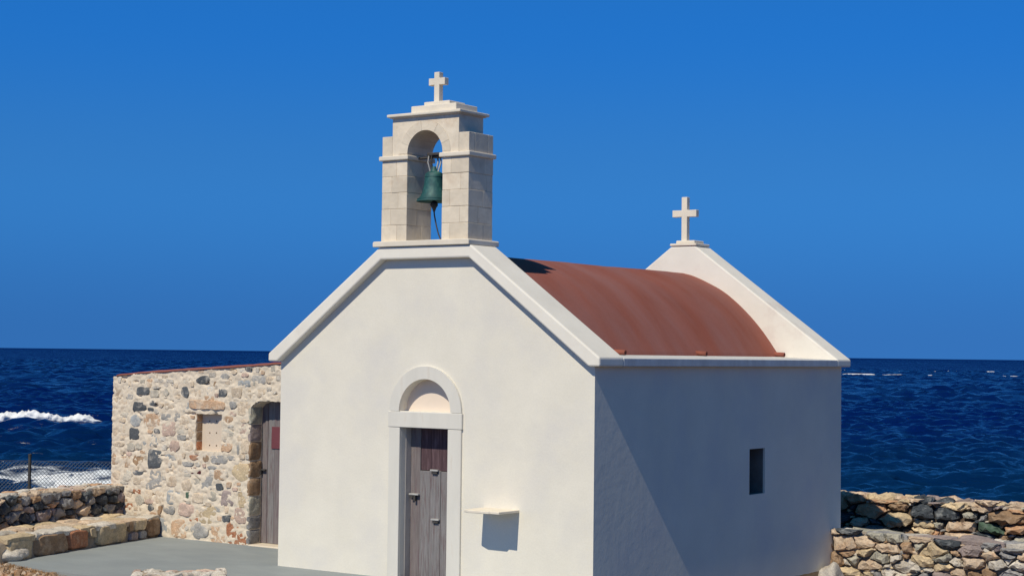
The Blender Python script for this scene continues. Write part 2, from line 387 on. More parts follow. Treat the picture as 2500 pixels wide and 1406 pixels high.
# sea: displaced near sheet, plain far sheet
def sea_mat(tilt=0.):
    m = bpy.data.materials.new('sea_water'); m.use_nodes = True; t = m.node_tree; N = t.nodes; l = t.links.new
    b = N['Principled BSDF']; b.inputs['Roughness'].default_value = .12; b.inputs['IOR'].default_value = 1.2
    g = N.new('ShaderNodeNewGeometry')
    rot = N.new('ShaderNodeMapping'); rot.inputs['Rotation'].default_value = (0, 0, -YAW); l(g.outputs['Position'], rot.inputs[0])
    st = N.new('ShaderNodeMapping'); st.inputs['Scale'].default_value = (.35, 1, 1); l(rot.outputs[0], st.inputs[0])
    def nz(s, d=4, src=st):
        n = N.new('ShaderNodeTexNoise'); n.inputs['Scale'].default_value = s; n.inputs['Detail'].default_value = d; l(src.outputs[0], n.inputs['Vector']); return n.outputs['Fac']
    h1, h2 = nz(1.1, 8), nz(.14, 4)
    ad = N.new('ShaderNodeMath'); ad.operation = 'MULTIPLY_ADD'; ad.inputs[1].default_value = 3.0; l(h2, ad.inputs[0]); l(h1, ad.inputs[2])
    bp = N.new('ShaderNodeBump'); bp.inputs['Strength'].default_value = 1.0; bp.inputs['Distance'].default_value = .55; l(ad.outputs[0], bp.inputs['Height'])
    if tilt:      # far out only the shoreward flanks of the waves are seen: mean facet leans towards the shore
        va = N.new('ShaderNodeVectorMath'); va.operation = 'ADD'; va.inputs[1].default_value = tuple(-HF*tilt); l(bp.outputs[0], va.inputs[0])
        vn = N.new('ShaderNodeVectorMath'); vn.operation = 'NORMALIZE'; l(va.outputs[0], vn.inputs[0]); l(vn.outputs[0], b.inputs['Normal'])
    else: l(bp.outputs[0], b.inputs['Normal'])
    # water body colour: greener over the sandy shallows near the shore, deep blue further out
    sp = N.new('ShaderNodeSeparateXYZ'); l(rot.outputs[0], sp.inputs[0])
    t0 = CAM.dot(HF)
    wob = N.new('ShaderNodeMath'); wob.operation = 'MULTIPLY_ADD'; wob.inputs[1].default_value = 40; l(nz(.03, 3), wob.inputs[0]); l(sp.outputs[1], wob.inputs[2])
    mr = N.new('ShaderNodeMapRange'); mr.interpolation_type = 'SMOOTHSTEP'; l(wob.outputs[0], mr.inputs[0])
    mr.inputs[1].default_value = t0+70; mr.inputs[2].default_value = t0+150
    mx = N.new('ShaderNodeMix'); mx.data_type = 'RGBA'; l(mr.outputs[0], mx.inputs[0])
    mx.inputs[6].default_value = (.0006, .017, .062, 1); mx.inputs[7].default_value = (.0003, .009, .080, 1)
    l(mx.outputs[2], b.inputs['Base Color'])
    # foam patches carried by the near sheet
    at = N.new('ShaderNodeAttribute'); at.attribute_name = 'foam'
    fn = nz(2.2, 9, st); fm = N.new('ShaderNodeMath'); fm.operation = 'ADD'; l(at.outputs['Fac'], fm.inputs[0]); l(fn, fm.inputs[1])
    fr = N.new('ShaderNodeMapRange'); fr.inputs[1].default_value = .98; fr.inputs[2].default_value = 1.22; l(fm.outputs[0], fr.inputs[0])
    df = N.new('ShaderNodeBsdfDiffuse'); df.inputs[0].default_value = (.74, .78, .80, 1)
    ms = N.new('ShaderNodeMixShader'); l(fr.outputs[0], ms.inputs[0]); l(b.outputs[0], ms.inputs[1]); l(df.outputs[0], ms.inputs[2])
    l(ms.outputs[0], N['Material Output'].inputs[0])
    return m
M_SEA = sea_mat(); M_SEA_FAR = sea_mat(.36)
rs = np.random.RandomState(4)
WAVES = []
for i in range(130):
    lam = .55*(6/.55)**(rs.rand()); th = rs.normal(math.pi, .8)                  # short-crested chop, running towards the shore
    WAVES.append((2*math.pi/lam, th, rs.rand()*6.28, .0078*lam**.85))
for i in range(14):
    lam = 8+18*rs.rand(); WAVES.append((2*math.pi/lam, rs.normal(math.pi, .4), rs.rand()*6.28, .026))
def sea_h(T, S_, lmin=0):
    z = np.zeros_like(T); use = [w for w in WAVES if 2*math.pi/w[0] >= lmin]
    g = (sum((w[3]*w[0])**2 for w in WAVES)/max(1e-9, sum((w[3]*w[0])**2 for w in use)))**.5
    for k, th, ph, a in use:
        p = k*(T*math.cos(th)+S_*math.sin(th))+ph
        z += min(g, 1.8)*a*(np.sin(p)+.25*np.sin(2*p+1))
    return z
SURF = [  # t of crest at s0, slope, s range, height, half width
    (114, .05, -60, -25.5, .42, 3.0), (104, .02, -60, -24.0, .25, 3.5), (66, -.03, -40, -8, .05, 2.0), (62, .02, -40, -6, .03, 1.5), (66, .04, 9, 40, .42, 3.0), (88, .03, -60, 60, .2, 4)]
def ridge(T, S_):
    z = np.zeros_like(T)
    for t0, k, s0, s1, h, w in SURF:
        c = t0+k*(S_+30)+1.1*np.sin(S_*.23+t0)
        e = 1/(1+np.exp(-(S_-s0)*1.2))*1/(1+np.exp((S_-s1)*.9))
        z += h*e*np.exp(-((T-c)/np.where(T < c, w*.6, w*1.5))**2)
    return z
def sea_patch(t0, t1, s0, s1, d, lmin=0):
    T, S_ = np.meshgrid(np.arange(t0, t1+d/2, d), np.arange(s0, s1+d/2, d), indexing='ij')
    Z = sea_h(T, S_, lmin)
    Z += ridge(T, S_)
    return T, S_, Z
def sea_obj(name, T, S_, Z, m):
    n0, n1 = T.shape
    X = CAM.x+HF.x*T+HR.x*S_; Y = CAM.y+HF.y*T+HR.y*S_
    V = np.stack([X, Y, Z+SEA_Z], -1).reshape(-1, 3)
    idx = np.arange(n0*n1).reshape(n0, n1)
    F = np.stack([idx[:-1, :-1], idx[:-1, 1:], idx[1:, 1:], idx[1:, :-1]], -1).reshape(-1, 4)
    me = bpy.data.meshes.new(name); me.vertices.add(len(V)); me.vertices.foreach_set('co', V.ravel())
    me.loops.add(F.size); me.loops.foreach_set('vertex_index', F.ravel()); me.polygons.add(len(F))
    me.polygons.foreach_set('loop_start', np.arange(0, F.size, 4)); me.polygons.foreach_set('use_smooth', [True]*len(F))
    me.update(); me.materials.append(m)
    if me.polygons[0].normal.z < 0: me.flip_normals()
    o = bpy.data.objects.new(name, me); COL.objects.link(o); o['kind'] = 'structure'; return o
T, S_, Z = sea_patch(98, 190, -70, 70, .33, .8); Z[0] -= .6
sea_obj('sea', T, S_, Z, M_SEA)
T, S_, Z = sea_patch(36, 100, -46, 46, .20, .5)
o = sea_obj('sea', T, S_, Z, M_SEA)
# foam: turbulent water in the shore break and trailing behind the breakers
fo = np.zeros_like(T)
e = 1/(1+np.exp((S_+7.5)*.8))
fo += .70*e*np.exp(-((T-66-.05*(S_+16))/2.8)**2)+.66*e*np.exp(-((T-61)/2.4)**2)*(S_ > -17)
e2 = 1/(1+np.exp((S_+28)*.9))
at_ = o.data.attributes.new('foam', 'FLOAT', 'POINT'); at_.data.foreach_set('value', fo.ravel().astype(np.float32))
T, S_, Z = sea_patch(186, 700, -240, 240, 1.3, 2.7); Z[0] -= 1
sea_obj('sea', T, S_, Z, M_SEA)
T, S_, Z = sea_patch(690, 3800, -1300, 1300, 9, 18); Z[0] -= 1
sea_obj('sea', T, S_, Z, M_SEA_FAR)
def farsea():
    tt = [3800, 6000, 12000, 40000]; V = []; F = []
    for t in tt: V += [ts(t, -t*.9-200, SEA_Z), ts(t, t*.9+200, SEA_Z)]
    for i in range(len(tt)-1): F.append((2*i, 2*i+1, 2*i+3, 2*i+2))
    for sg in (-1, 1):                                                           # the sea to either side of the near sheets
        b = len(V); V += [ts(36, sg*46, SEA_Z-.02), ts(100, sg*46, SEA_Z-.02), ts(100, sg*70, SEA_Z-.02), ts(190, sg*70, SEA_Z-.02), ts(190, sg*240, SEA_Z-.02), ts(700, sg*240, SEA_Z-.02), ts(700, sg*1300, SEA_Z-.02), ts(3800, sg*1300, SEA_Z-.02), ts(3800, sg*3600, SEA_Z-.02), ts(36, sg*3600, SEA_Z-.02)]
        F.append(tuple(range(b, b+10)))
    mesh('sea', V, F, M_SEA_FAR, kind='structure')
farsea()
M_FOAM = mat('foam', (.80, .82, .83), rough=1, var=.08, vscale=1.5, bump=.8, bscale=3.5, spec=.1, bdist=.08)
def breaker(name, t0, k, s0, s1, h, depth, seed, thin=1.0):
    us = np.arange(s0, s1, .07 if t0 < 90 else .11); vs_ = np.linspace(0, 1, 19)
    TT = np.zeros((len(vs_), len(us))); HH = np.zeros_like(TT); UU = np.tile(us, (len(vs_), 1))
    for i_, u in enumerate(us):
        e = ss(s0, s0+1.5, u)*(1-ss(s1-1.6, s1, u))
        am = .62+.75*noise.noise(Vector((u*.16, 0, seed)))+.55*noise.noise(Vector((u*.8, 2, seed)))
        am = max(.55, min(am, 1.1))*e
        tb = t0+k*(u+30)+1.1*math.sin(u*.23+t0)+.5*noise.noise(Vector((u*.3, 5, seed)))
        for j_, v in enumerate(vs_):
            a = v*math.pi
            bump = .30*noise.noise(Vector((u*1.9, v*4, seed)))+.30*noise.noise(Vector((u*4.3, v*8, seed+3)))+.2*noise.noise(Vector((u*9, v*14, seed+5)))
            rad = am*(1+bump)
            TT[j_, i_] = tb-math.cos(a)*depth*rad*.9-.3*depth*math.sin(a); HH[j_, i_] = h*math.sin(a)*rad
    ZZ = SEA_Z+np.maximum(ridge(TT, UU)+sea_h(TT, UU), -.05)-.06+HH
    n_ = len(us)
    V = [ts(TT[j_, i_], us[i_], ZZ[j_, i_]) for j_ in range(len(vs_)) for i_ in range(n_)]
    F = [(j_*n_+i_, j_*n_+i_+1, (j_+1)*n_+i_+1, (j_+1)*n_+i_) for j_ in range(len(vs_)-1) for i_ in range(n_-1)]
    return mesh(name, V, F, M_FOAM, smooth=True, kind='stuff')
breaker('breaking_wave', 112.6, .05, -58, -25.9, .82, 1.0, 1.0)
breaker('breaking_wave', 98.0, .02, -56, -27.7, .42, .9, 7.0)
breaker('breaking_wave', 66.0, -.03, -40, -9, .17, 1.4, 13.0)
breaker('breaking_wave', 61.5, .02, -19, -8, .07, 1.4, 23.0)
def streak(name, t0, s0, s1, k, h, seed, dens=.15):
    us = list(np.arange(s0, s1, .8)); 
    def fn(u, v):
        e = max(0, dens+noise.noise(Vector((u*.12, 0, seed)))+.6*noise.noise(Vector((u*.6, 3, seed))))
        e = min(1, e*1.8)*ss(s0, s0+4, u)*(1-ss(s1-6, s1, u))
        return ts(t0+k*(u-s0)+(v-.5)*3*e, u, SEA_Z+.30+(h*e*math.sin(v*math.pi)-.35*(1-min(1, e*3))))
    return gridmesh(name, us, [0, .25, .5, .75, 1], fn, M_FOAM, kind='stuff')
streak('boat_wake', 478, 84, 112, .05, .26, 2, .35)
streak('boat_wake', 480, 112, 150, .05, .16, 9, .05)
streak('boat_wake', 640, 100, 190, .1, .35, 19, -.05)

# concrete slab in front of the annex
SL = [(-8.9, 1.62), (-8.0, -2.05), (-7.55, -2.26), (-6.6, -2.30), (-5.4, -2.32), (-4.2, -2.36), (.4, -2.4), (.4, .02), (-4.9, .02), (-4.9, 1.62)]
def poly_slab(name, P, z0, z1, m, **k):
    n = len(P); V = [(x, y, z1) for x, y in P]+[(x, y, z0) for x, y in P]
    F = [tuple(range(n)), tuple(range(2*n-1, n-1, -1))]+[(i, (i+1) % n, (i+1) % n+n, i+n) for i in range(n)]
    return mesh(name, V, F, m, **k)
poly_slab('pavement', SL, -.30, 0, M_CONCRETE, kind='structure')

# ================================================================== CHAPEL
W, LEN = 5.0, 6.88
OF, OX, ZE, ZE2 = .1156, .1334, 2.836, 2.732
ZT, A_, ZB, B_ = 4.211, .731, 4.054, .701
MID = -W/2; TB = .43
ch = empty('chapel', 'whitewashed barrel-vaulted seaside chapel with rust-red roof, stone belfry and shaded side wall', 'chapel', (MID, LEN/2, 0))
# front wall with door opening and arched niche opening
DX0, DX1, DZ = -2.916, -2.150, 1.918
NCX, NR, NZ = -2.522, .415, 2.125
def arc(cx, cz, r, n=20, a0=0, a1=math.pi): return [(cx+r*math.cos(a0+(a1-a0)*i/n), cz+r*math.sin(a0+(a1-a0)*i/n)) for i in range(n+1)]
zin = lambda x: min(ZB, ZB-(abs(x-MID)-B_)*(ZB-ZE2)/(W/2-.02-B_))
front = [(-W, -.5), (DX0, -.5), (DX0, DZ), (DX1, DZ), (DX1, -.5), (0, -.5), (0, ZE2+.06), (MID+B_-.05, ZB+.06), (MID-B_+.05, ZB+.06), (-W, ZE2+.06)]
prism('wall', front, 0, .48, M_PLASTER, ch, holes=[arc(NCX, NZ, NR)[::-1]])
# right side wall with slit window
sl0, sl1 = onp(1830, 1096, 0, 0), onp(1867, 1203, 0, 0)
prism('wall', [(.48, -.8), (LEN, -.8), (LEN, ZE2), (.48, ZE2)], -.5, 0, M_PLASTER, ch, holes=[[(sl0.y, sl1.z), (sl0.y, sl0.z), (sl1.y, sl0.z), (sl1.y, sl1.z)]], axis='X')
box('wall', -W, -W+.5, .48, LEN, -.5, ZE2, M_PLASTER, ch, bevel=0)
box('wall', -W+.5, -.5, LEN-.5, LEN, -.5, ZE2, M_PLASTER, ch, bevel=0)
wn = box('window', -.52, -.46, sl0.y-.02, sl1.y+.02, sl1.z-.02, sl0.z+.02, M_IRON, ch, bevel=0)
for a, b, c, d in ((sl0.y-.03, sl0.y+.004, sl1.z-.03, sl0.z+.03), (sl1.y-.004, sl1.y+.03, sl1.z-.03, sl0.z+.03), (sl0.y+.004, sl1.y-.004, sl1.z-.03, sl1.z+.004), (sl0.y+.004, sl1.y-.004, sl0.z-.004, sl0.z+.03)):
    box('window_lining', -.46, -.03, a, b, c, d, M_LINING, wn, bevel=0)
# raking coping on the front gable
sl = (ZT-ZE)/(W/2+OX-A_)
cop = [(-W-OX, ZE), (-W-OX, ZE2), (-W+.02, ZE2), (MID-B_, ZB), (MID+B_, ZB), (-.02, ZE2), (OX, ZE2), (OX, ZE), (MID+A_, ZT), (MID-A_, ZT)]
prism('coping', cop, -OF, TB, M_COPING, ch, bevel=.02)
# back gable
YG = 6.46
A2, ZT2 = .215, 4.585
bg_ = [(-W-OX, ZE2), (OX, ZE2), (OX, ZE), (MID+A2, ZT2), (MID-A2, ZT2), (-W-OX, ZE)]
prism('gable', bg_, YG, LEN+.05, M_COPING, ch, bevel=.02)
# eaves along both sides
for x0, x1 in ((-1.1, OX), (-W-OX, -W+1.1)):
    out_ = OX if x0 > -2 else -W-OX; inn = x0 if x0 > -2 else x1
    prism('eave', [(out_, ZE2+.002), (out_, ZE-.004), (inn, ZE+.046), (inn, ZE2+.002)], TB+.001, YG-.001, M_EAVE, ch, bevel=.008)
# vault profile measured against the back gable
px = [(1662.7, 666.7), (1690.5, 672.6), (1723, 687), (1762, 707), (1795, 733), (1828, 766), (1854, 797), (1877, 829.6), (1899, 864)]
pr = [(onp(x, y, 1, YG).x-MID, onp(x, y, 1, YG).z) for x, y in px]
pr[0] = (0, max(pr[0][1], pr[1][1]+.03))
pr = [(0, pr[0][1])]+pr[1:]
def smooth_prof(p, k=2):
    for _ in range(k):
        q = [p[0]]
        for i in range(len(p)-1):
            a, b = p[i], p[i+1]; q += [(a[0]*.75+b[0]*.25, a[1]*.75+b[1]*.25), (a[0]*.25+b[0]*.75, a[1]*.25+b[1]*.75)]
        p = q+[p[-1]]
    return p
pr = smooth_prof(pr); pr.append((pr[-1][0]+.02, pr[-1][1]-.05)); full = [(MID-x, z) for x, z in reversed(pr)]+[(MID+x, z) for x, z in pr[1:]]
ys = np.linspace(TB-.02, YG+.02, 60)
def rooffn(u, v):
    x, z = full[int(u)]; w = .010*noise.noise(Vector((x*.9, v*.8, 1)))+.004*noise.noise(Vector((x*3, v*3, 1)))
    return (x, v, z+w)
rf = gridmesh('roof', list(range(len(full))), list(ys), rooffn, M_ROOF, ch)
rx = pr[-2][0]+MID
for xa, xb in ((1507, 1527), (1705, 1727), (1898, 1920)):
    y = onp((xa+xb)/2-6, 864, 0, rx+.05).y; y = min(y, YG-.08)
    p = tube('drain_pipe', [(rx-.06, y, ZE+.075), (rx+.15, y, ZE+.066)], .034, M_PIPE, ch, n=12, cap=False)
    p.modifiers.new('s', 'SOLIDIFY').thickness = .008
    tube('pipe_bore', [(rx+.05, y, ZE+.070), (rx+.06, y, ZE+.070)], .027, M_DARK, p, n=12)

# door frame, lintel, arch
fr = M_FRAME
FX0, FX1, FY = -3.095, -1.940, -.032
box('jamb', FX0, DX0-.001, FY, .10, -.3, DZ, fr, ch, bevel=.006)
box('jamb', DX1+.001, FX1, FY, .10, -.3, DZ, fr, ch, bevel=.006)
box('lintel', FX0-.012, FX1+.012, FY-.006, .14, DZ+.002, NZ-.004, fr, ch, bevel=.006)
ro, ri = (FX1-FX0)/2-.003, NR-.002
oc = (FX0+FX1)/2
prism('arch', arc(oc, NZ, ro, 28)+[(NCX-ri, NZ)]+arc(NCX, NZ, ri, 28)[::-1][1:], FY, .09, fr, ch)
prism('niche_back', arc(NCX, NZ, NR+.02)+[], .13, .17, M_NICHE, ch)
prism('reveal', [(DX0-.03, -.3), (DX0-.03, DZ+.03), (DX0+.004, DZ+.03), (DX0+.004, -.3)], .101, .30, M_REVEAL, ch)
prism('reveal', [(DX1-.004, -.3), (DX1-.004, DZ+.03), (DX1+.03, DZ+.03), (DX1+.03, -.3)], .101, .30, M_REVEAL, ch)
# door leaf
DY = .20
dr = empty('door', '', ''); del dr['label']; del dr['category']; dr.parent = ch; dr.location = Vector(((DX0+DX1)/2, DY, 0))-ch.location
box('backing_board', DX0+.006, DX1-.006, DY+.05, DY+.08, -.3, DZ+.02, M_WOODP, dr, bevel=0)
xs = [DX0+.008, DX0+.165, DX0+.33, DX0+.50, DX0+.63, DX1-.008]
box('plank', xs[0], xs[1]-.004, DY, DY+.05, -.3, DZ, M_WOODM, dr, bevel=.004)
zsp = onp(1060, 1149, 1, DY).z
for i in range(1, 5):
    box('plank', xs[i], xs[i+1]-.003, DY-.012+.003*(i % 2), DY+.05, -.3, zsp+random.Random(i).uniform(-.006, .006), M_WOODG, dr, bevel=.004)
ztp = onp(1060, 1083, 1, DY+.012).z
for i in range(1, 5):
    box('plank', xs[i], xs[i+1]-.003, DY+.012, DY+.05, zsp+.002, DZ, M_WOODP, dr, bevel=.003)
def bracket(cx_, cz_, w):
    p = onp(cx_, cz_, 1, DY-.03)
    b = box('strap_hinge', p.x-w/2, p.x+w/2, DY-.050, DY-.010, p.z-.010, p.z+.012, M_ZINC, dr, bevel=.003)
    box('strap_shade', p.x-w/2+.02, p.x+w/2-.02, DY-.040, DY-.008, p.z-.045, p.z-.012, M_IRON, dr, bevel=.003)  # dark block stands in for the black shadow under the hinge plate
bracket(1061, 1148, .125); bracket(1063, 1268, .125)
p = onp(1013, 1206, 1, DY-.03)
box('latch', p.x-.08, p.x+.07, DY-.06, DY-.004, p.z-.010, p.z+.012, M_ZINC, dr, bevel=.004)
box('latch_staple', p.x-.055, p.x-.02, DY-.055, DY-.01, p.z-.05, p.z-.012, M_IRON, dr)
box('latch_staple', p.x-.01, p.x+.02, DY-.055, DY-.01, p.z-.085, p.z-.012, M_IRON, dr)
# marble shelf beside the door
shp = [(-1.600, .06), (-1.605, -.40), (-1.50, -.438), (-1.215, -.44), (-1.19, -.415), (-1.068, -.42), (-1.062, .06)]
o = poly_slab('shelf', shp, .952, .984, M_TOWER_CAP, parent=ch, bevel=.005)

# ------------------------------------------------------------------ belfry
YT, YB = -.06, .455
TX0, TX1 = -3.245, -1.852
OX0, OX1 = -2.832, -2.268
ZL, ZBAND, ZBT, ZSTEP, ZCOR = 4.285, 5.325, 5.383, 5.625, 5.862
tw = empty('bell_tower', '', ''); del tw['label']; del tw['category']; tw.parent = ch; tw.location = Vector((MID, .2, ZT))-ch.location
prism('ledge', [(TX0-.07, ZT+.004), (TX0-.07, ZL-.012), (TX0-.05, ZL), (TX1+.06, ZL), (TX1+.075, ZL-.012), (TX1+.075, ZT+.004)], -OF-.03, YB+.05, M_TOWER_CAP, tw, bevel=.008)
rng = random.Random(11)
def pier(x0, x1, flip):
    box('pier_core', x0+.012, x1-.012, YT+.012, YB-.012, ZL, ZSTEP, M_TOWER_CORE, tw, bevel=0)
    nc = 5; hh = (ZBAND-ZL)/nc
    for k in range(nc):
        z0, z1 = ZL+k*hh+.0006, ZL+(k+1)*hh-.0006
        if k in (1, 3): z1 += rng.uniform(-.002, .001)
        fx = [.30, .68, .30, .70, .34][k] if flip else [.62, .36, .66, .40, .58][k]
        fy = [.26, .70, .24, .40, .30][k]
        xm = x0+(x1-x0)*fx; ym = YT+(YB-YT)*fy
        ym2 = YT+(YB-YT)*(fy+.35 if fy < .5 else fy-.3)
        for (a, b, c, d) in ((x0, xm, YT, ym), (xm, x1, YT, ym2), (x0, xm, ym, YB), (xm, x1, ym2, YB)):
            g = .0006; j = rng.uniform(-.003, .003)
            box('block', a+(g if a > x0 else j), b-(g if b < x1 else j), c+(g if c > YT else j), d-(g if d < YB else j), z0, z1, M_TOWER, tw, bevel=.005, seg=1)
    box('band', x0-.032, x1+.032, YT-.034, YB+.034, ZBAND, ZBT, M_TOWER_CAP, tw, bevel=.012, seg=2)
pier(TX0, OX0, False); pier(OX1, TX1, True)
# upper storey: arch ring, spandrel, stepped shoulders
ACX = (OX0+OX1)/2; AR = (OX1-OX0)/2; AZ = 5.405; RO = AR+.125
U0, U1 = -3.078, -2.014
span = [(U0, ZBT+.002), (ACX-RO, ZBT+.002), (ACX-RO, AZ)]+[(ACX+RO*math.cos(a), AZ+RO*math.sin(a)) for a in np.linspace(math.pi, 0, 21)][1:]+[(ACX+RO, ZBT+.002), (U1, ZBT+.002), (U1, ZCOR), (U0, ZCOR)]
prism('spandrel', span, YT+.002, YB-.002, M_TOWER, tw)
for i in range(9):
    a0, a1 = math.pi*i/9, math.pi*(i+1)/9; e_ = .003
    wdg = [(ACX+AR*math.cos(a), AZ+AR*math.sin(a)) for a in np.linspace(a0+e_, a1-e_, 4)]+[(ACX+(RO-.002)*math.cos(a), AZ+(RO-.002)*math.sin(a)) for a in np.linspace(a1-e_, a0+e_, 4)]
    prism('voussoir', wdg, YT-.001-.002*(i % 2), YB+.001, M_TOWER, tw)
for sg in (0, 1):
    xa, xb = (TX0, U0-.002) if sg == 0 else (U1+.002, TX1)
    for ya, yb in ((YT, YT+.12), (YT+.124, YT+.40), (YT+.404, YB)):
        box('block', xa, xb, ya, yb, ZBT+.002, ZSTEP+(.0 if sg else .012), M_TOWER, tw, bevel=.006, seg=2)
for i in (0, 1):    # stilted springers below the ring
    xa, xb = ((ACX-RO+.002, OX0), (OX1, ACX+RO-.002))[i]
    box('block', xa, xb, YT-.001, YB, ZBT+.002, AZ-.002, M_TOWER, tw, bevel=.003)
box('cornice', U0-.055, U1+.060, YT-.06, YB+.06, ZCOR+.012, ZCOR+.050, M_TOWER_CAP, tw, bevel=.01, seg=2)
box('cornice_bed', U0-.025, U1+.025, YT-.03, YB+.03, ZCOR, ZCOR+.012, M_TOWER_CAP, tw, bevel=.003)
box('cap_step', -2.805, -2.085, YT+.03, YB-.03, ZCOR+.050, ZCOR+.145, M_TOWER_CAP, tw, bevel=.010, seg=2)
box('cap_step', -2.645, -2.235, YT+.09, YB-.09, ZCOR+.145, ZCOR+.195, M_TOWER_CAP, tw, bevel=.010, seg=2)
def cross(parent, cx_, cy, z0, z1, w, za0, za1, x0, x1, th, m, flare=0):
    prism('cross', [(cx_-w/2, z0), (cx_+w/2, z0), (cx_+w/2, za0), (x1, za0-flare), (x1, za1+flare), (cx_+w/2, za1), (cx_+w/2, z1), (cx_-w/2, z1), (cx_-w/2, za1), (x0, za1+flare), (x0, za0-flare), (cx_-w/2, za0)], cy-th/2, cy+th/2, m, parent, bevel=.006)
def chunk_cross(q, cy): 
    return None
YC = (YT+YB)/2
c0 = onp(1067, 244, 1, YC); ct = onp(1067, 178, 1, YC); al = onp(1047, 196, 1, YC-.04); ar_ = onp(1086, 193, 1, YC-.04); ab = onp(1067, 209, 1, YC); at0 = onp(1067, 193, 1, YC)
cross(tw, (al.x+ar_.x)/2, YC, ZCOR+.195, ct.z, .082, ab.z, at0.z, al.x, ar_.x, .085, M_TOWER_CAP, .004)
# cross on the back gable
YX = 6.67
f_ = lambda x, y: onp(x, y, 1, YX)
box('plinth', MID-.235, MID+.235, YG-.015, LEN+.02, ZT2+.003, ZT2+.045, M_TOWER_CAP, ch, bevel=.01)
box('plinth', MID-.165, MID+.165, YG+.06, LEN-.05, ZT2+.045, ZT2+.095, M_TOWER_CAP, ch, bevel=.01)
cross(ch, (f_(1645, 516).x+f_(1703, 516).x)/2, YX, ZT2+.095, f_(1675, 482).z, .098, f_(1675, 530).z, f_(1675, 514).z, f_(1645, 520).x, f_(1703, 520).x, .09, M_TOWER_CAP, .003)

# ------------------------------------------------------------------ bell
BX, BY = ACX-.005, YC-.05
ztop, zlip = onp(1060, 418, 1, BY).z, onp(1045, 494, 1, BY).z
H = ztop-zlip
be = empty('bell', 'green bronze bell hanging in the stone arch of the belfry', 'bell', (BX, BY, zlip))
k = .225
lathe('bell_body', [(0, ztop-.012), (.075, ztop-.010), (.108, ztop-.03), (.118, ztop-.06), (.124, ztop-.13*H/.4), (.134, ztop-.2*H/.4), (.152, zlip+.11), (.182, zlip+.06), (k-.012, zlip+.022), (k, zlip+.008), (k-.004, zlip), (k-.03, zlip+.012), (.15, zlip+.05), (.11, zlip+.16), (.09, ztop-.05), (0, ztop-.04)], BX, BY, M_BRONZE, be)
for zz, rr_ in ((zlip+.035, .208), (ztop-.075, .1205)):
    lathe('bell_bead', [(rr_-.006, zz-.009), (rr_+.004, zz-.005), (rr_+.003, zz+.005), (rr_-.010, zz+.010)], BX, BY, M_BRONZE, be)
tube('clapper', [(BX, BY, ztop-.05), (BX+.004, BY, zlip+.02), (BX+.006, BY, zlip-.01), (BX+.006, BY, zlip-.045), (BX+.006, BY, zlip-.075), (BX+.006, BY, zlip-.125)], .01, M_IRON, be, n=10, rr=[.012, .016, .048, .052, .03, .013])
zy = onp(1045, 386, 1, BY).z
ztop_ = ztop
tube('yoke_bar', [(OX0-.02, BY, zy), (OX1+.02, BY, zy)], .016, M_IRON, be, n=8)
box('headstock', BX-.10, BX+.10, BY-.04, BY+.04, zy+.018, zy+.060, M_IRON, be, bevel=.01)
for dx in (-.065, -.02, .03, .07):
    tube('strap', [(BX+dx, BY-.03*(1 if dx < 0 else -1), zy+.02), (BX+dx*1.2, BY-.03*(1 if dx < 0 else -1), zy-.06), (BX+dx*.9, BY, ztop-.015)], .011, M_ZINC if abs(dx) > .025 else M_IRON, be, n=6)
lathe('crown', [(.0, ztop+.06), (.03, ztop+.055), (.04, ztop+.02), (.055, ztop-.008), (0, ztop-.01)], BX, BY, M_BRONZE, be, n=16)
tube('rope', [(BX+.006, BY, zlip-.12), (BX+.005, BY+.01, zlip-.17), (BX+.03, BY+.02, zlip-.30), (BX+.055, BY+.03, zlip-.40), (BX+.09, BY+.05, ZL+.004)], .009, M_IRON, be, n=6)

# ================================================================== STONE ANNEX
YA = 1.5
an = empty('stone_annex', 'low rubble-stone outbuilding with pale mortar against the chapel, wooden door and blocked window', 'outbuilding', (-7.5, YA+1.7, 0))
AX0, AX1 = onp(276, 950, 1, YA).x, -4.99
topz = lambda x: (np.interp(x, [AX0-.05, AX0+.15, AX0+.55, -8.2, -6.4, -5.0], [2.40, 2.452, 2.487, 2.560, 2.675, 2.72]))
def apx(x, y): p = onp(x, y, 1, YA); return p.x, p.z
n0, n1 = apx(477.8, 1008), apx(538.5, 1103); NX0, NX1, NZ0, NZ1 = n0[0], n1[0], n1[1], n0[1]
D0 = apx(608, 1200)[0]; DXr = -5.95
darch = [(D0, -.1), (D0, 2.02), (D0+.06, 2.075), (D0+.17, 2.115), (D0+.40, 2.145), (D0+.7, 2.15), (DXr, 2.11), (DXr, -.1)]
outer = [(AX0-.02, -.5), (D0, -.5)]+darch[:1]+darch[1:-1]+[(DXr, -.1), (DXr, -.5), (AX1, -.5), (AX1, topz(AX1))]+[(x, topz(x)) for x in np.linspace(-6, AX0+.02, 14)]
core = prism('wall', outer, YA+.05, YA+.55, M_MORTAR, an, holes=[[(NX0, NZ0), (NX0, NZ1), (NX1, NZ1), (NX1, NZ0)]])
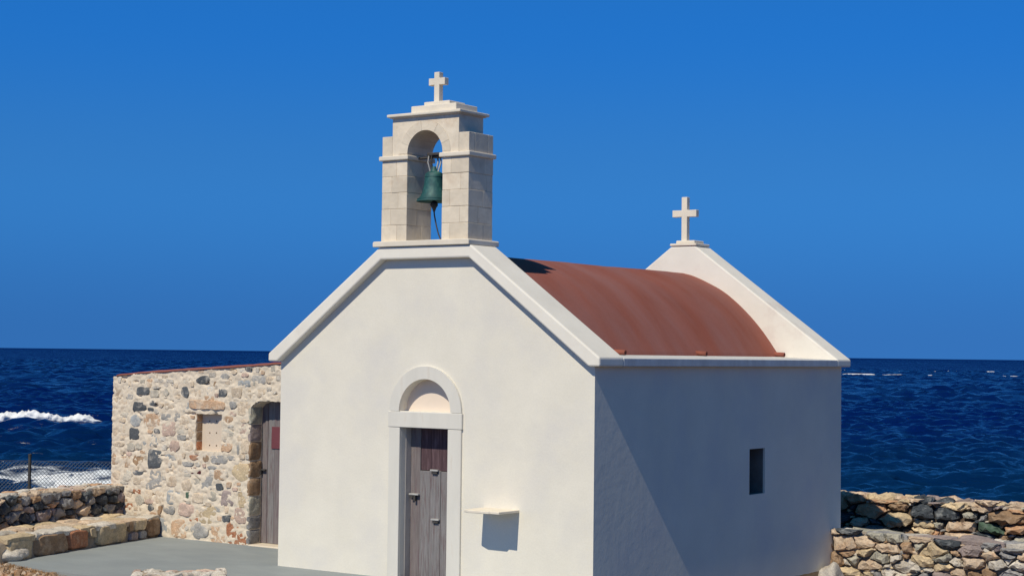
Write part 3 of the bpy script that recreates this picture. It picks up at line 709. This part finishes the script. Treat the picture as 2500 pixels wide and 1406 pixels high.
# lumpy mortar skin in front of the masonry (cut at the openings)
def skin():
    st = .017; us = np.arange(AX0-.01, AX1+st, st); zs = np.arange(-.1, 2.75, st)
    V = []; F = []; idx = {}
    def inside(x, z):
        if z > topz(x)+.008: return False
        if NX0 < x < NX1 and NZ0 < z < NZ1: return False
        if D0 < x < DXr and z < 2.13-.10*max(0, 1-(x-D0)/.2)**2: return False
        return True
    def vert(i, j):
        if (i, j) not in idx:
            x, z = us[i], zs[j]
            x2 = x-(.05*(1-ss(0, 1.2, z)) if i == 0 else 0)
            d = .010*noise.noise(Vector((x*3.1, 0, z*4.2)))+.013*noise.noise(Vector((x*9, 4, z*11)))+.012*noise.noise(Vector((x*19, 7, z*23)))+.006*noise.noise(Vector((x*40, 7, z*44)))
            # slots left between courses high on the wall
            q = noise.noise(Vector((x*5.5, 9, z*15)))
            if q > .42: d += (q-.42)*.16
            idx[(i, j)] = len(V); V.append((x+.006*noise.noise(Vector((x*20, 1, z*20))), YA+.008+d, z+.008*noise.noise(Vector((x*17, 8, z*17)))))
        return idx[(i, j)]
    for i in range(len(us)-1):
        for j in range(len(zs)-1):
            if inside(us[i]+st/2, zs[j]+st/2): F.append((vert(i, j), vert(i+1, j), vert(i+1, j+1), vert(i, j+1)))
    # turn the free edges back into the wall
    ec = {}
    for f in F:
        for a, b in zip(f, f[1:]+f[:1]): ec.setdefault((min(a, b), max(a, b)), []).append((a, b))
    bk = {}
    for e_, l_ in ec.items():
        if len(l_) == 1:
            a, b = l_[0]
            for q in (a, b):
                if q not in bk: bk[q] = len(V); V.append((V[q][0], YA+.075, V[q][2]))
            F.append((b, a, bk[a], bk[b]))
    return mesh('mortar_skin', V, F, M_MORTAR, an, smooth=True, sharp=50)
skin()
# stones picked out of the photograph: zoom coordinates (x, y, w, h, colour)
Z1 = [(310,445,95,70,'B'),(485,480,165,100,'D'),(310,550,110,70,'G'),(660,510,110,110,'K'),(815,495,85,110,'K'),(1080,485,125,150,'D'),(1320,325,185,125,'D'),
(1500,375,90,70,'Br'),(1620,270,110,80,'G'),(1415,480,100,120,'B'),(1590,505,110,110,'D'),(1890,375,180,80,'B'),(2090,340,90,110,'K'),(2260,325,170,110,'G'),(1945,165,90,50,'D'),
(1290,205,80,30,'O'),(1075,330,120,80,'K'),(180,460,140,140,'T'),(180,660,180,130,'T'),(440,690,170,110,'D'),(630,640,90,80,'D'),(600,725,80,40,'D'),(850,680,130,110,'T'),
(1065,690,110,120,'B'),(1730,660,80,90,'G'),(1880,720,150,180,'T'),(1255,510,110,90,'T'),(580,330,90,50,'O'),(490,345,60,60,'K'),(120,830,60,70,'O'),(240,800,100,60,'K'),
(395,880,140,170,'B'),(470,800,45,45,'G'),(610,880,220,170,'O'),(805,830,130,80,'G'),(970,830,80,100,'G'),(1660,870,130,110,'O'),(180,1000,210,165,'T'),(380,1060,120,150,'D'),
(850,1000,165,180,'P'),(685,1020,80,60,'D'),(1015,1030,110,70,'K'),(600,1160,230,180,'B'),(1020,1110,110,70,'G'),(1660,1050,170,130,'K'),(1890,1000,160,170,'P'),(160,1200,160,80,'T'),
(330,1240,100,110,'K'),(440,1230,80,70,'K'),(930,1235,150,160,'P'),(1110,1230,120,110,'T'),(1650,1250,170,140,'O'),(1800,1280,30,130,'G'),(1900,1240,110,180,'T'),(1160,1050,80,150,'T'),
(500,1310,100,40,'O'),(2100,520,330,120,'T'),(1780,500,130,120,'T'),(2300,500,150,130,'T'),(720,330,120,50,'W'),(900,250,120,50,'W'),(1050,880,150,120,'T'),(850,390,120,50,'W'),(1450,250,90,60,'W')]
Z2 = [(105,120,100,180,'O'),(245,150,150,150,'O'),(430,135,160,140,'Br'),(660,110,200,220,'D'),(870,90,130,90,'B'),(1195,95,130,70,'U'),(1355,105,90,100,'Br'),(1535,115,210,120,'G'),
(1715,100,130,60,'G'),(1105,180,150,55,'G'),(1440,230,130,45,'G'),(1225,270,180,75,'Rr'),(125,330,110,130,'T'),(270,345,120,130,'K'),(425,300,140,50,'D'),(425,410,140,100,'T'),
(640,390,210,240,'G'),(1850,290,290,250,'Y'),(1550,340,130,130,'O'),(1370,450,150,180,'G'),(1545,495,90,80,'D'),(890,420,150,130,'T'),(1090,470,160,170,'T'),(1235,450,70,130,'K'),
(415,560,110,60,'U'),(920,640,180,170,'B'),(1105,610,90,80,'N'),(1250,650,150,130,'T'),(1450,630,120,140,'K'),(1655,650,165,200,'M'),(1870,630,130,250,'Y'),(300,780,110,130,'U'),
(600,780,100,90,'D'),(720,820,60,130,'Br'),(850,820,160,130,'G'),(1090,810,200,160,'P'),(1380,880,220,220,'Y'),(1520,800,100,70,'G'),(1640,930,110,90,'D'),(1840,900,180,180,'P'),
(1195,945,110,50,'U'),(755,1050,130,220,'B'),(980,1080,190,230,'O'),(1260,1100,250,230,'G'),(1520,1160,200,230,'O'),(1785,1170,270,280,'U'),(450,680,110,150,'K'),(570,600,90,120,'T'),
(720,640,120,150,'T'),(170,830,100,60,'T'),(960,260,120,100,'T')]
rng = random.Random(5)
placed = []
AORG = Vector((0, YA, 0))
def blob(cx_, cz_, w, h, rng, n=None):
    n = n or rng.choice([5, 6, 6, 7])
    P = []
    if rng.random() < .65:
        j = lambda a: rng.uniform(-a, a)
        P = [(cx_-w/2*(1+j(.16)), cz_-h/2*(1+j(.2))), (cx_+w/2*(1+j(.16)), cz_-h/2*(1+j(.2))), (cx_+w/2*(1+j(.16)), cz_+h/2*(1+j(.2))), (cx_-w/2*(1+j(.16)), cz_+h/2*(1+j(.2)))]
        if rng.random() < .6: P.insert(3, (cx_+j(.25)*w, cz_+h/2*rng.uniform(.95, 1.25)))
        if rng.random() < .4: P.insert(1, (cx_+j(.25)*w, cz_-h/2*rng.uniform(.95, 1.2)))
        return P
    a0 = rng.uniform(0, 6.28); sq = rng.uniform(.40, .8)
    for i in range(n):
        a = a0+2*math.pi*(i+rng.uniform(-.3, .3))/n
        c_, s_ = math.cos(a), math.sin(a); r = 1/(abs(c_)**(2/sq)+abs(s_)**(2/sq))**(sq/2)*rng.uniform(.88, 1.14)
        P.append((cx_+w/2*c_*r, cz_+h/2*s_*r))
    return P
def annex_stone(x, z, w, h, c, rng, proud=None):
    placed.append((x, z, w, h)); c = 'a'+c if 'a'+c in S else c
    P = chaikin(blob(x, z, w, h, rng), 1, .13)
    pr_ = proud if proud is not None else rng.uniform(-.009, .005)
    stone(P, AORG+YV*.014, XV, ZV, -YV, .012+pr_, .06, S[c], an, rng, rough=.055, n=20, flat=.88)
for lst, yo in ((Z1, 870), (Z2, 1100)):
    for zx, zy_, w, h, c in lst:
        x, z = apx(260+zx/5.625, yo+zy_/5.625); xa = apx(260+(zx-w/2)/5.625, yo+zy_/5.625)[0]; xb = apx(260+(zx+w/2)/5.625, yo+zy_/5.625)[0]
        hh = apx(260+zx/5.625, yo+(zy_-h/2)/5.625)[1]-apx(260+zx/5.625, yo+(zy_+h/2)/5.625)[1]
        if xb > D0-.005: x -= (xb-D0+.005)/2; 
        annex_stone(x, z, min(xb-xa, 2*(D0-x) if x < D0 else 9)*1.08, hh*1.1, c, rng, .005 if c in 'D' else None)
# lintel over the blocked window, quoins at the left corner, then small fillers
lx, lz = apx(505, 990); placed.append((lx, lz, .8, .165)); stone(chaikin([(lx-.40, lz-.06), (lx+.38, lz-.055), (lx+.40, lz+.06), (lx+.1, lz+.085), (lx-.15, lz+.075), (lx-.38, lz+.09)], 1, .12), AORG, XV, ZV, -YV, .022, .08, S['aO'], an, rng, rough=.06, n=24, flat=.9)
k = 0
for _ in range(6000):
    if k > 95: break
    x = rng.uniform(AX0+.03, -6.1); z = rng.uniform(.03, topz(x)-.05); w = rng.uniform(.07, .20); h = rng.uniform(.045, .12)
    if x+w/2 > D0 and z < 2.22: continue
    if NX0-w/2 < x < NX1+w/2 and NZ0-h/2 < z < NZ1+h/2: continue
    if x-w/2 < AX0+.01 or x > D0+.6: continue
    if any(abs(x-a) < (w+c)/2*.95 and abs(z-b) < (h+d)/2*.95 for a, b, c, d in placed): continue
    annex_stone(x, z, w, h, rng.choice(['T', 'T', 'W', 'T', 'P', 'W', 'T', 'O', 'W', 'K']), rng, rng.uniform(-.004, .010)); k += 1
# left return quoins and side/back walls
box('wall', AX0-.01, AX0+.45, YA+.55, YA+3.4, -.9, 2.36, M_MORTAR, an, bevel=0)
box('wall', AX0+.45, -5.0, YA+3.0, YA+3.4, -.9, 2.40, M_MORTAR, an, bevel=0)
# blocked window: board with six holes
board = onp(508, 1050, 1, YA+.14)
hol = [onp(260+x/5.625, 870+y/5.625, 1, YA+.14) for x, y in ((1418, 885), (1512, 888), (1418, 1050), (1510, 1050), (1415, 1220), (1510, 1225))]
circ = lambda c_, r: [(c_.x+r*math.cos(a), c_.z+r*math.sin(a)) for a in np.linspace(0, 2*math.pi, 9)[:-1]]
wi = prism('window', [(NX0-.03, NZ0-.03), (NX1+.03, NZ0-.03), (NX1+.03, NZ1+.03), (NX0-.03, NZ1+.03)], YA+.14, YA+.20, M_BOARD, an, holes=[circ(h_, .016) for h_ in hol])
box('window_back', NX0-.03, NX1+.03, YA+.21, YA+.24, NZ0-.03, NZ1+.03, M_DARK, wi, bevel=0)
for i, c in enumerate(['U', 'Br', 'Br', 'O']):      # jamb stones lining the left reveal of the window
    z0 = NZ0+(NZ1-NZ0)*i/4; z1 = NZ0+(NZ1-NZ0)*(i+1)/4
    stone([(YA+.03, z0+.008), (YA+.15, z0+.008), (YA+.15, z1-.004), (YA+.03, z1-.004)], Vector((NX0, 0, 0)), YV, ZV, XV, .008, .05, S[c], an, rng, rough=.03, n=12, flat=.85)
# annex door in its deep opening
ad = empty('door', '', ''); del ad['label']; del ad['category']; ad.parent = an; ad.location = Vector((D0+.4, YA+.25, 0))-an.location
DYA = YA+.26
ex = [onp(637, 1200, 1, DYA).x, onp(652, 1200, 1, DYA).x, onp(668, 1200, 1, DYA).x, onp(700, 1200, 1, DYA).x, DXr]
for i in range(4):
    box('plank', ex[i], ex[i+1]-.004, DYA+.003*(i % 2), DYA+.04, .02, 2.16, (M_WOODM, M_WOODG, M_WOODM, M_WOODG)[i], ad, bevel=.004)
box('frame_post', ex[0]-.045, ex[0]-.004, DYA-.02, DYA+.05, .02, 2.16, M_WOODG, ad, bevel=.004)
p0, p1 = onp(664, 1041, 1, DYA-.01), onp(690, 1096, 1, DYA-.01)
box('plaque', p0.x, p1.x+.05, DYA-.014, DYA-.002, p1.z, p0.z, M_PLAQUE, ad, bevel=.002)
p0 = onp(636, 1146, 1, DYA-.03)
box('latch', p0.x-.07, p0.x+.10, DYA-.05, DYA-.002, p0.z-.012, p0.z+.012, M_IRON, ad)
box('latch_staple', p0.x-.01, p0.x+.025, DYA-.05, DYA-.004, p0.z-.07, p0.z-.014, M_IRON, ad)
box('threshold', D0+.02, DXr, YA-.03, DYA+.05, -.10, .018, M_MORTAR, an, bevel=.01)
z = .02; i = 0
while z < 2.05:          # rough stones lining the left reveal of the doorway
    h = rng.uniform(.16, .30)
    h = min(h, 2.08-z)
    stone([(YA+.0, z+.006), (DYA-.02, z+.006), (DYA-.02, z+h-.006), (YA+.0, z+h-.006)], Vector((D0, 0, 0)), YV, ZV, XV, .016, .05, S[rng.choice(['Br', 'G', 'Br', 'M', 'K'])], an, rng, rough=.06, n=14, flat=.85)
    z += h
# terracotta-washed roof with an uneven lip
rv = []
xsr = np.linspace(AX0+.08, -5.0, 60)
rt = gridmesh('roof', list(range(60)), [YA-.005, YA+.06, YA+.4, YA+3.2], lambda u, v: (xsr[int(u)], v+.012*noise.noise(Vector((xsr[int(u)]*4, v, 3))), topz(xsr[int(u)])+.010+.010*noise.noise(Vector((xsr[int(u)]*5, v, 1)))+.03*(v > YA+.3)), M_ROOF, an)
sm = rt.modifiers.new('s', 'SOLIDIFY'); sm.thickness = .026; sm.offset = 0

# ================================================================== GARDEN WALLS
def hv(a, b): d = Vector((b[0]-a[0], b[1]-a[1], 0)); return d.length, d.normalized()
# upper rubble wall on the left: face towards the slab (in shade)
A0, A1 = (-9.72, 1.56), (-8.95, -3.4)
Ln, d_ = hv(A0, A1); nrm = d_.cross(ZV)*-1
nrm = nrm if nrm.x > 0 else -nrm
wa = empty('rubble_wall', 'dark rubble wall of slate and brown stones behind the stone bench', 'stone wall', (A0[0], A0[1], 0), 'dry rubble garden walls')
def wall_core(parent, org, dv, nv, Ln, th, z0, ztop, m, inset_=.05):
    us = list(np.linspace(0, Ln, int(Ln/.12))); prof = [(inset_, z0), (inset_, None), (inset_+.06, 1), (th*.5, 1), (th-.03, 1), (th, None), (th, z0)]
    def fn(u, v):
        k = int(v); dpt, zz = prof[k]; q = org+dv*u-nv*dpt
        zt = ztop(u); n_ = noise.noise(Vector((u*5, k*1.7, zt)))*.02
        return (q.x, q.y, zz if zz is not None and zz != 1 and k in (0, 6) else (zt-.035+n_ if zz is None else zt-.005+n_))
    return gridmesh('core', us, list(range(7)), fn, m, parent)
toplA = lambda u: .72+.02*math.sin(u*3)
orgA = Vector((A0[0], A0[1], 0))
wall_core(wa, orgA, d_, nrm, Ln, .62, -.6, toplA, M_CORE, .03)
rng = random.Random(21)
rubble_face(wa, orgA+ZV*.10, d_, ZV, nrm, Ln, .64, .20, .135, ['D', 'D', 'G', 'Br', 'T', 'D', 'O', 'G', 'M', 'Br', 'D'], rng, gap=.012, bulge=.06, back=.06, toph=lambda s: .62, rough=.15, chips=.12)
# flat stones and mortar along its top
rubble_face(wa, orgA+ZV*.715-nrm*.60, d_, nrm, ZV, Ln, .62, .26, .17, ['T', 'W', 'W', 'T', 'P', 'O', 'W'], rng, gap=.012, bulge=.035, back=.06, rough=.10)
# stone bench: large dressed blocks
B0, B1 = (-8.86, 1.50), (-8.02, -2.15)
LnB, dB = hv(B0, B1); nB = dB.cross(ZV); nB = nB if nB.x > 0 else -nB
wb = empty('stone_bench', 'low bench of big weathered sandstone blocks along the edge of the concrete slab', 'bench', (B0[0], B0[1], 0))
orgB = Vector((B0[0], B0[1], 0))
wall_core(wb, orgB, dB, nB, LnB, .95, -.3, lambda u: .305-.012*u, M_MUD, .03)
rng = random.Random(3)
blocks = [(0, .36, 0, .30, 'Br', 0), (.36, .70, .14, .30, 'Y', 0), (.36, .56, 0, .14, 'G', 0), (.56, .80, 0, .14, 'M', 0), (.70, .84, .14, .30, 'Br', 0), (.84, 1.62, .0, .305, 'Y', 0), (1.62, 1.80, .15, .30, 'Y', 0), (1.66, 1.80, .02, .10, 'D', .06), (1.80, 2.30, .02, .305, 'U', 0), (2.30, 3.05, 0, .31, 'Br', 0), (3.05, 3.62, 0, .30, 'Y', 0)]
for s0, s1, h0, h1, c, rec in blocks:
    P = chaikin([(s0+.012, h0+.008), (s1-.012, h0+.008+rng.uniform(0, .015)), (s1-.012, h1-.012*rng.random()), ((s0+s1)/2, h1+.008), (s0+.012, h1-.012*rng.random())], 1, .12)
    stone(P, orgB-nB*(rec+.03)-ZV*.012*s0, dB, ZV, nB, .055, .12, S[c], wb, rng, rough=.075, n=26, flat=.86)
rubble_face(wb, orgB+ZV*.288-nB*.93, dB, nB, ZV, LnB-.1, .95, .55, .34, ['T', 'W', 'W', 'T', 'Y'], rng, gap=.010, bulge=.028, back=.06, rough=.05)
def boulder(name, c, r, m, label, cat, seed, sub=4, rough=.22, parent=None):
    bm = bmesh.new(); bmesh.ops.create_icosphere(bm, subdivisions=sub, radius=1)
    for v in bm.verts:
        p = v.co.copy(); n_ = 1+rough*noise.noise(p*1.1+Vector((seed, 0, 0)))*1.6+rough*.45*noise.noise(p*2.9+Vector((0, seed, 0)))+.05*rough*noise.noise(p*8)
        v.co = Vector((p.x*r[0]*n_, p.y*r[1]*n_, max(-.55, p.z)*r[2]*n_))
    me = bpy.data.meshes.new(name); bm.to_mesh(me); bm.free(); me.materials.append(m)
    me.polygons.foreach_set('use_smooth', [True]*len(me.polygons))
    o = bpy.data.objects.new(name, me); o.location = c; link(o, parent)
    if label: tag(o, label, cat)
    return o
bp_ = onp(6, 1366, 2, 0)
boulder('boulder', (bp_.x-.02, bp_.y+.08, .07), (.30, .25, .13), S['W'], 'pale rounded boulder on the slab at the end of the stone bench', 'boulder', 2.0)
# bottom: low wall in front of the slab
E0, E1 = onp(548, 1397, 2, .10), onp(330, 1399, 2, .10)
LnE, dE = hv((E0.x, E0.y), (E1.x, E1.y)); nE = dE.cross(ZV); nE = nE if nE.y < 0 else -nE
we = empty('kerb_wall', 'low stone kerb wall with broken top rising at the front of the slab', 'stone wall', (E0.x, E0.y, 0), 'dry rubble garden walls')
orgE = Vector((E0.x, E0.y, 0))
wall_core(we, orgE-nE*.02, dE, nE, LnE+.05, .42, -.3, lambda u: .085, M_MUD, .06)
rng = random.Random(31)
rubble_face(we, orgE+ZV*.07-nE*.40, dE, nE, ZV, LnE+.05, .40, .24, .17, ['W', 'T', 'W', 'P'], rng, gap=.012, bulge=.03, back=.05)
rubble_face(we, orgE-ZV*.12, dE, ZV, nE, LnE+.05, .19, .22, .12, ['T', 'Br', 'W'], rng, gap=.012, bulge=.05, back=.05)
for i, (a, b) in enumerate([(455, 1393), (480, 1391), (500, 1394), (425, 1395)]):
    q = onp(a, b+6, 2, .12); stone(blob(0, 0, .16, .12, rng), Vector((q.x, q.y, .09)), XV, YV, ZV, .045, .05, S['W'], we, rng, n=12)

# right: tall-standing wall beyond the chapel (sunlit) and nearer wall built against the side wall
YC_ = 9.42
wc = empty('rubble_wall', 'dry-stone wall of tan and dark rocks behind the chapel, half in its shadow', 'stone wall', (0, YC_, 0), 'dry rubble garden walls')
orgC = Vector((-2.6, YC_, 0)); LC = 9.0
topC = lambda s: .60+.02*math.sin(s*2.1)-.05*ss(3.9, 4.6, s)
wall_core(wc, orgC, XV, -YV, LC, .6, -.9, lambda u: topC(u)-.06, M_CORE, .05)
rng = random.Random(8)
def colC(s, h, rng):
    if abs(s-4.05) < .12 and .12 < h < .28: return 'N'
    return rng.choice(['Y', 'T', 'O', 'D', 'G', 'T', 'Br', 'D', 'K', 'Br', 'Y', 'D', 'M'])
rubble_face(wc, orgC-ZV*.02, XV, ZV, -YV, LC, .68, .34, .155, colC, rng, gap=.026, bulge=.11, back=.06, toph=lambda s: topC(s)+.02, rough=.17, n=20, chips=.16)
rubble_face(wc, orgC+ZV*.56+YV*.08, XV, YV, ZV, LC, .5, .36, .24, ['T', 'M', 'G', 'D', 'Y'], rng, gap=.02, bulge=.06, back=.08)
YD = 6.60
wdn = empty('rubble_wall', 'low rubble wall of pale mixed stones running up against the shaded chapel wall', 'stone wall', (.1, YD, 0), 'dry rubble garden walls')
orgD = Vector((.02, YD, -.75)); LD = 5.2
topD = lambda s: 1.075-.035*ss(.1, .6, s)-.03*ss(.5, 2.5, s)
wall_core(wdn, orgD, XV, -YV, LD, .62, -.75, lambda u: topD(u)-.75-.02, M_MUD, .035)
rng = random.Random(17)
rubble_face(wdn, orgD, XV, ZV, -YV, LD, 1.10, .255, .135, ['W', 'T', 'M', 'G', 'W', 'Y', 'T', 'K', 'Br', 'D', 'G', 'T', 'W', 'K'], rng, gap=.012, bulge=.075, back=.07, toph=lambda s: topD(s), rough=.15, n=18, chips=.10)
rubble_face(wdn, orgD+ZV*1.03+YV*.06, XV, YV, ZV, LD, .54, .50, .27, ['G', 'M', 'K', 'G', 'W'], rng, gap=.008, bulge=.03, back=.07, rough=.06)
boulder('boulder', (.14, 6.22, -.55), (.20, .30, .40), S['W'], 'whitish boulder lying against the foot of the shaded side wall', 'boulder', 5.0)

# ================================================================== FENCE
F0 = Vector((AX0-.02, 2.3, 0)); fd = Vector((-.8165, -.577, 0)); FL = 8.0
fz = 1.05; fb = -.45
fe = empty('chain_link_fence', 'wire chain-link fence with dark posts above the left rubble wall', 'fence', F0)
M_WIRE = mat('wire', (.10, .115, .13), rough=.5, var=.1, bump=0)
def wires():
    V = []; F = []; dm = .062; n = int(FL/dm); rows = int((fz-fb)/(dm*.5)); r = .0042
    side = fd.cross(ZV)
    def seg(a, b):
        d = (b-a).normalized(); u = d.cross(side).normalized(); q = len(V)
        for p in (a, b):
            for k_ in range(3):
                an_ = 2*math.pi*k_/3; V.append(p+(u*math.cos(an_)+side*math.sin(an_))*r)
        for k_ in range(3): F.append((q+k_, q+(k_+1) % 3, q+3+(k_+1) % 3, q+3+k_))
    for i in range(n):
        for j in range(rows):
            x0 = (i+.5*(j % 2)); x1 = (i+.5*((j+1) % 2)); zz = fb+j*dm*.5
            seg(F0+fd*x0*dm+ZV*zz+side*.002, F0+fd*x1*dm+ZV*(zz+dm*.5)+side*.002)
            x0 = i+1-.5*(j % 2)-.0; x1 = i+1-.5*((j+1) % 2)
            seg(F0+fd*(x0)*dm+ZV*zz-side*.003, F0+fd*(x1)*dm+ZV*(zz+dm*.5)-side*.003)
    return mesh('wire_mesh', V, F, M_WIRE, fe)
wires()
# post by the pixel column it stands on
for pxx in (72, -330, -760):
    d = ray(pxx, 1160); d.z = 0; dd = Vector((d.x, d.y)); 
    A = F0-CAM; den = d.x*fd.y-d.y*fd.x; u = (A.y*d.x-A.x*d.y)/(-(den)) if den else 0
    u = (A.x*d.y-A.y*d.x)/(d.x*fd.y-d.y*fd.x) if abs(den) > 1e-6 else 1
    q = F0+fd*u
    tube('post', [(q.x, q.y, fb-.1), (q.x, q.y, fz+.09)], .026, M_IRON, fe, n=10)
    tube('post_cap', [(q.x, q.y, fz+.085), (q.x, q.y, fz+.11)], .03, M_IRON, fe, n=10)
for zz in (fz-.002,):
    tube('line_wire', [F0+ZV*zz, F0+fd*FL+ZV*zz], .004, M_WIRE, fe, n=5)

# ================================================================== SMALL GROUND DETAIL
def scatter(name, n, fn, m, rng, kind='stuff'):
    V = []; F = []
    for _ in range(n):
        x, y, s = fn(rng); z = ground_z(x, y)
        b = len(V); a = rng.uniform(0, 6.28)
        pts = [(1, 0, -.2), (.3, .8, -.2), (-.8, .5, -.2), (-.7, -.6, -.2), (.4, -.8, -.2), (.5, .1, .5), (-.1, .45, .6), (-.4, -.2, .55), (.1, -.4, .45)]
        for p in pts:
            k_ = rng.uniform(.75, 1.25); px_, py_ = p[0]*k_, p[1]*k_
            V.append((x+s*(px_*math.cos(a)-py_*math.sin(a)), y+s*(px_*math.sin(a)+py_*math.cos(a)), z+s*p[2]*rng.uniform(.7, 1.2)))
        F += [tuple(b+i for i in f) for f in ((0, 1, 5), (1, 6, 5), (1, 2, 6), (2, 7, 6), (2, 3, 7), (3, 8, 7), (3, 4, 8), (4, 0, 5), (4, 5, 8), (5, 6, 7, 8))]
    return mesh(name, V, F, m, kind=kind)
rng = random.Random(77)
for m_, n_, nm_ in ((S['T'], 330, 'gravel'), (S['Br'], 380, 'gravel'), (S['O'], 160, 'gravel')):
    scatter(nm_, n_, lambda r: (r.gauss(-6.7, 1.0), -2.95+r.gauss(0, .26), min(.09, .022*math.exp(abs(r.gauss(0, .7))))), m_, rng)
scatter('gravel', 300, lambda r: (r.uniform(-.8, 4.5), r.uniform(7.1, 9.35), .02*math.exp(abs(r.gauss(0, .6)))), S['Br'], rng)
def grass(name, n, rng):
    V = []; F = []
    for _ in range(n):
        x = rng.gauss(-6.9, .55); y = -2.92+rng.gauss(0, .22); z = ground_z(x, y); h = rng.uniform(.02, .07); a = rng.uniform(0, 6.28); b = len(V)
        dx, dy = math.cos(a), math.sin(a); ln = rng.uniform(.3, 1.0)*h
        V += [(x-dy*.004, y+dx*.004, z-.01), (x+dy*.004, y-dx*.004, z-.01), (x+dx*ln, y+dy*ln, z+h)]; F.append((b, b+1, b+2))
    return mesh(name, V, F, mat('dry_grass', (.30, .15, .05), var=.3, bump=0), kind='stuff')
grass('dry_grass', 2600, random.Random(9))
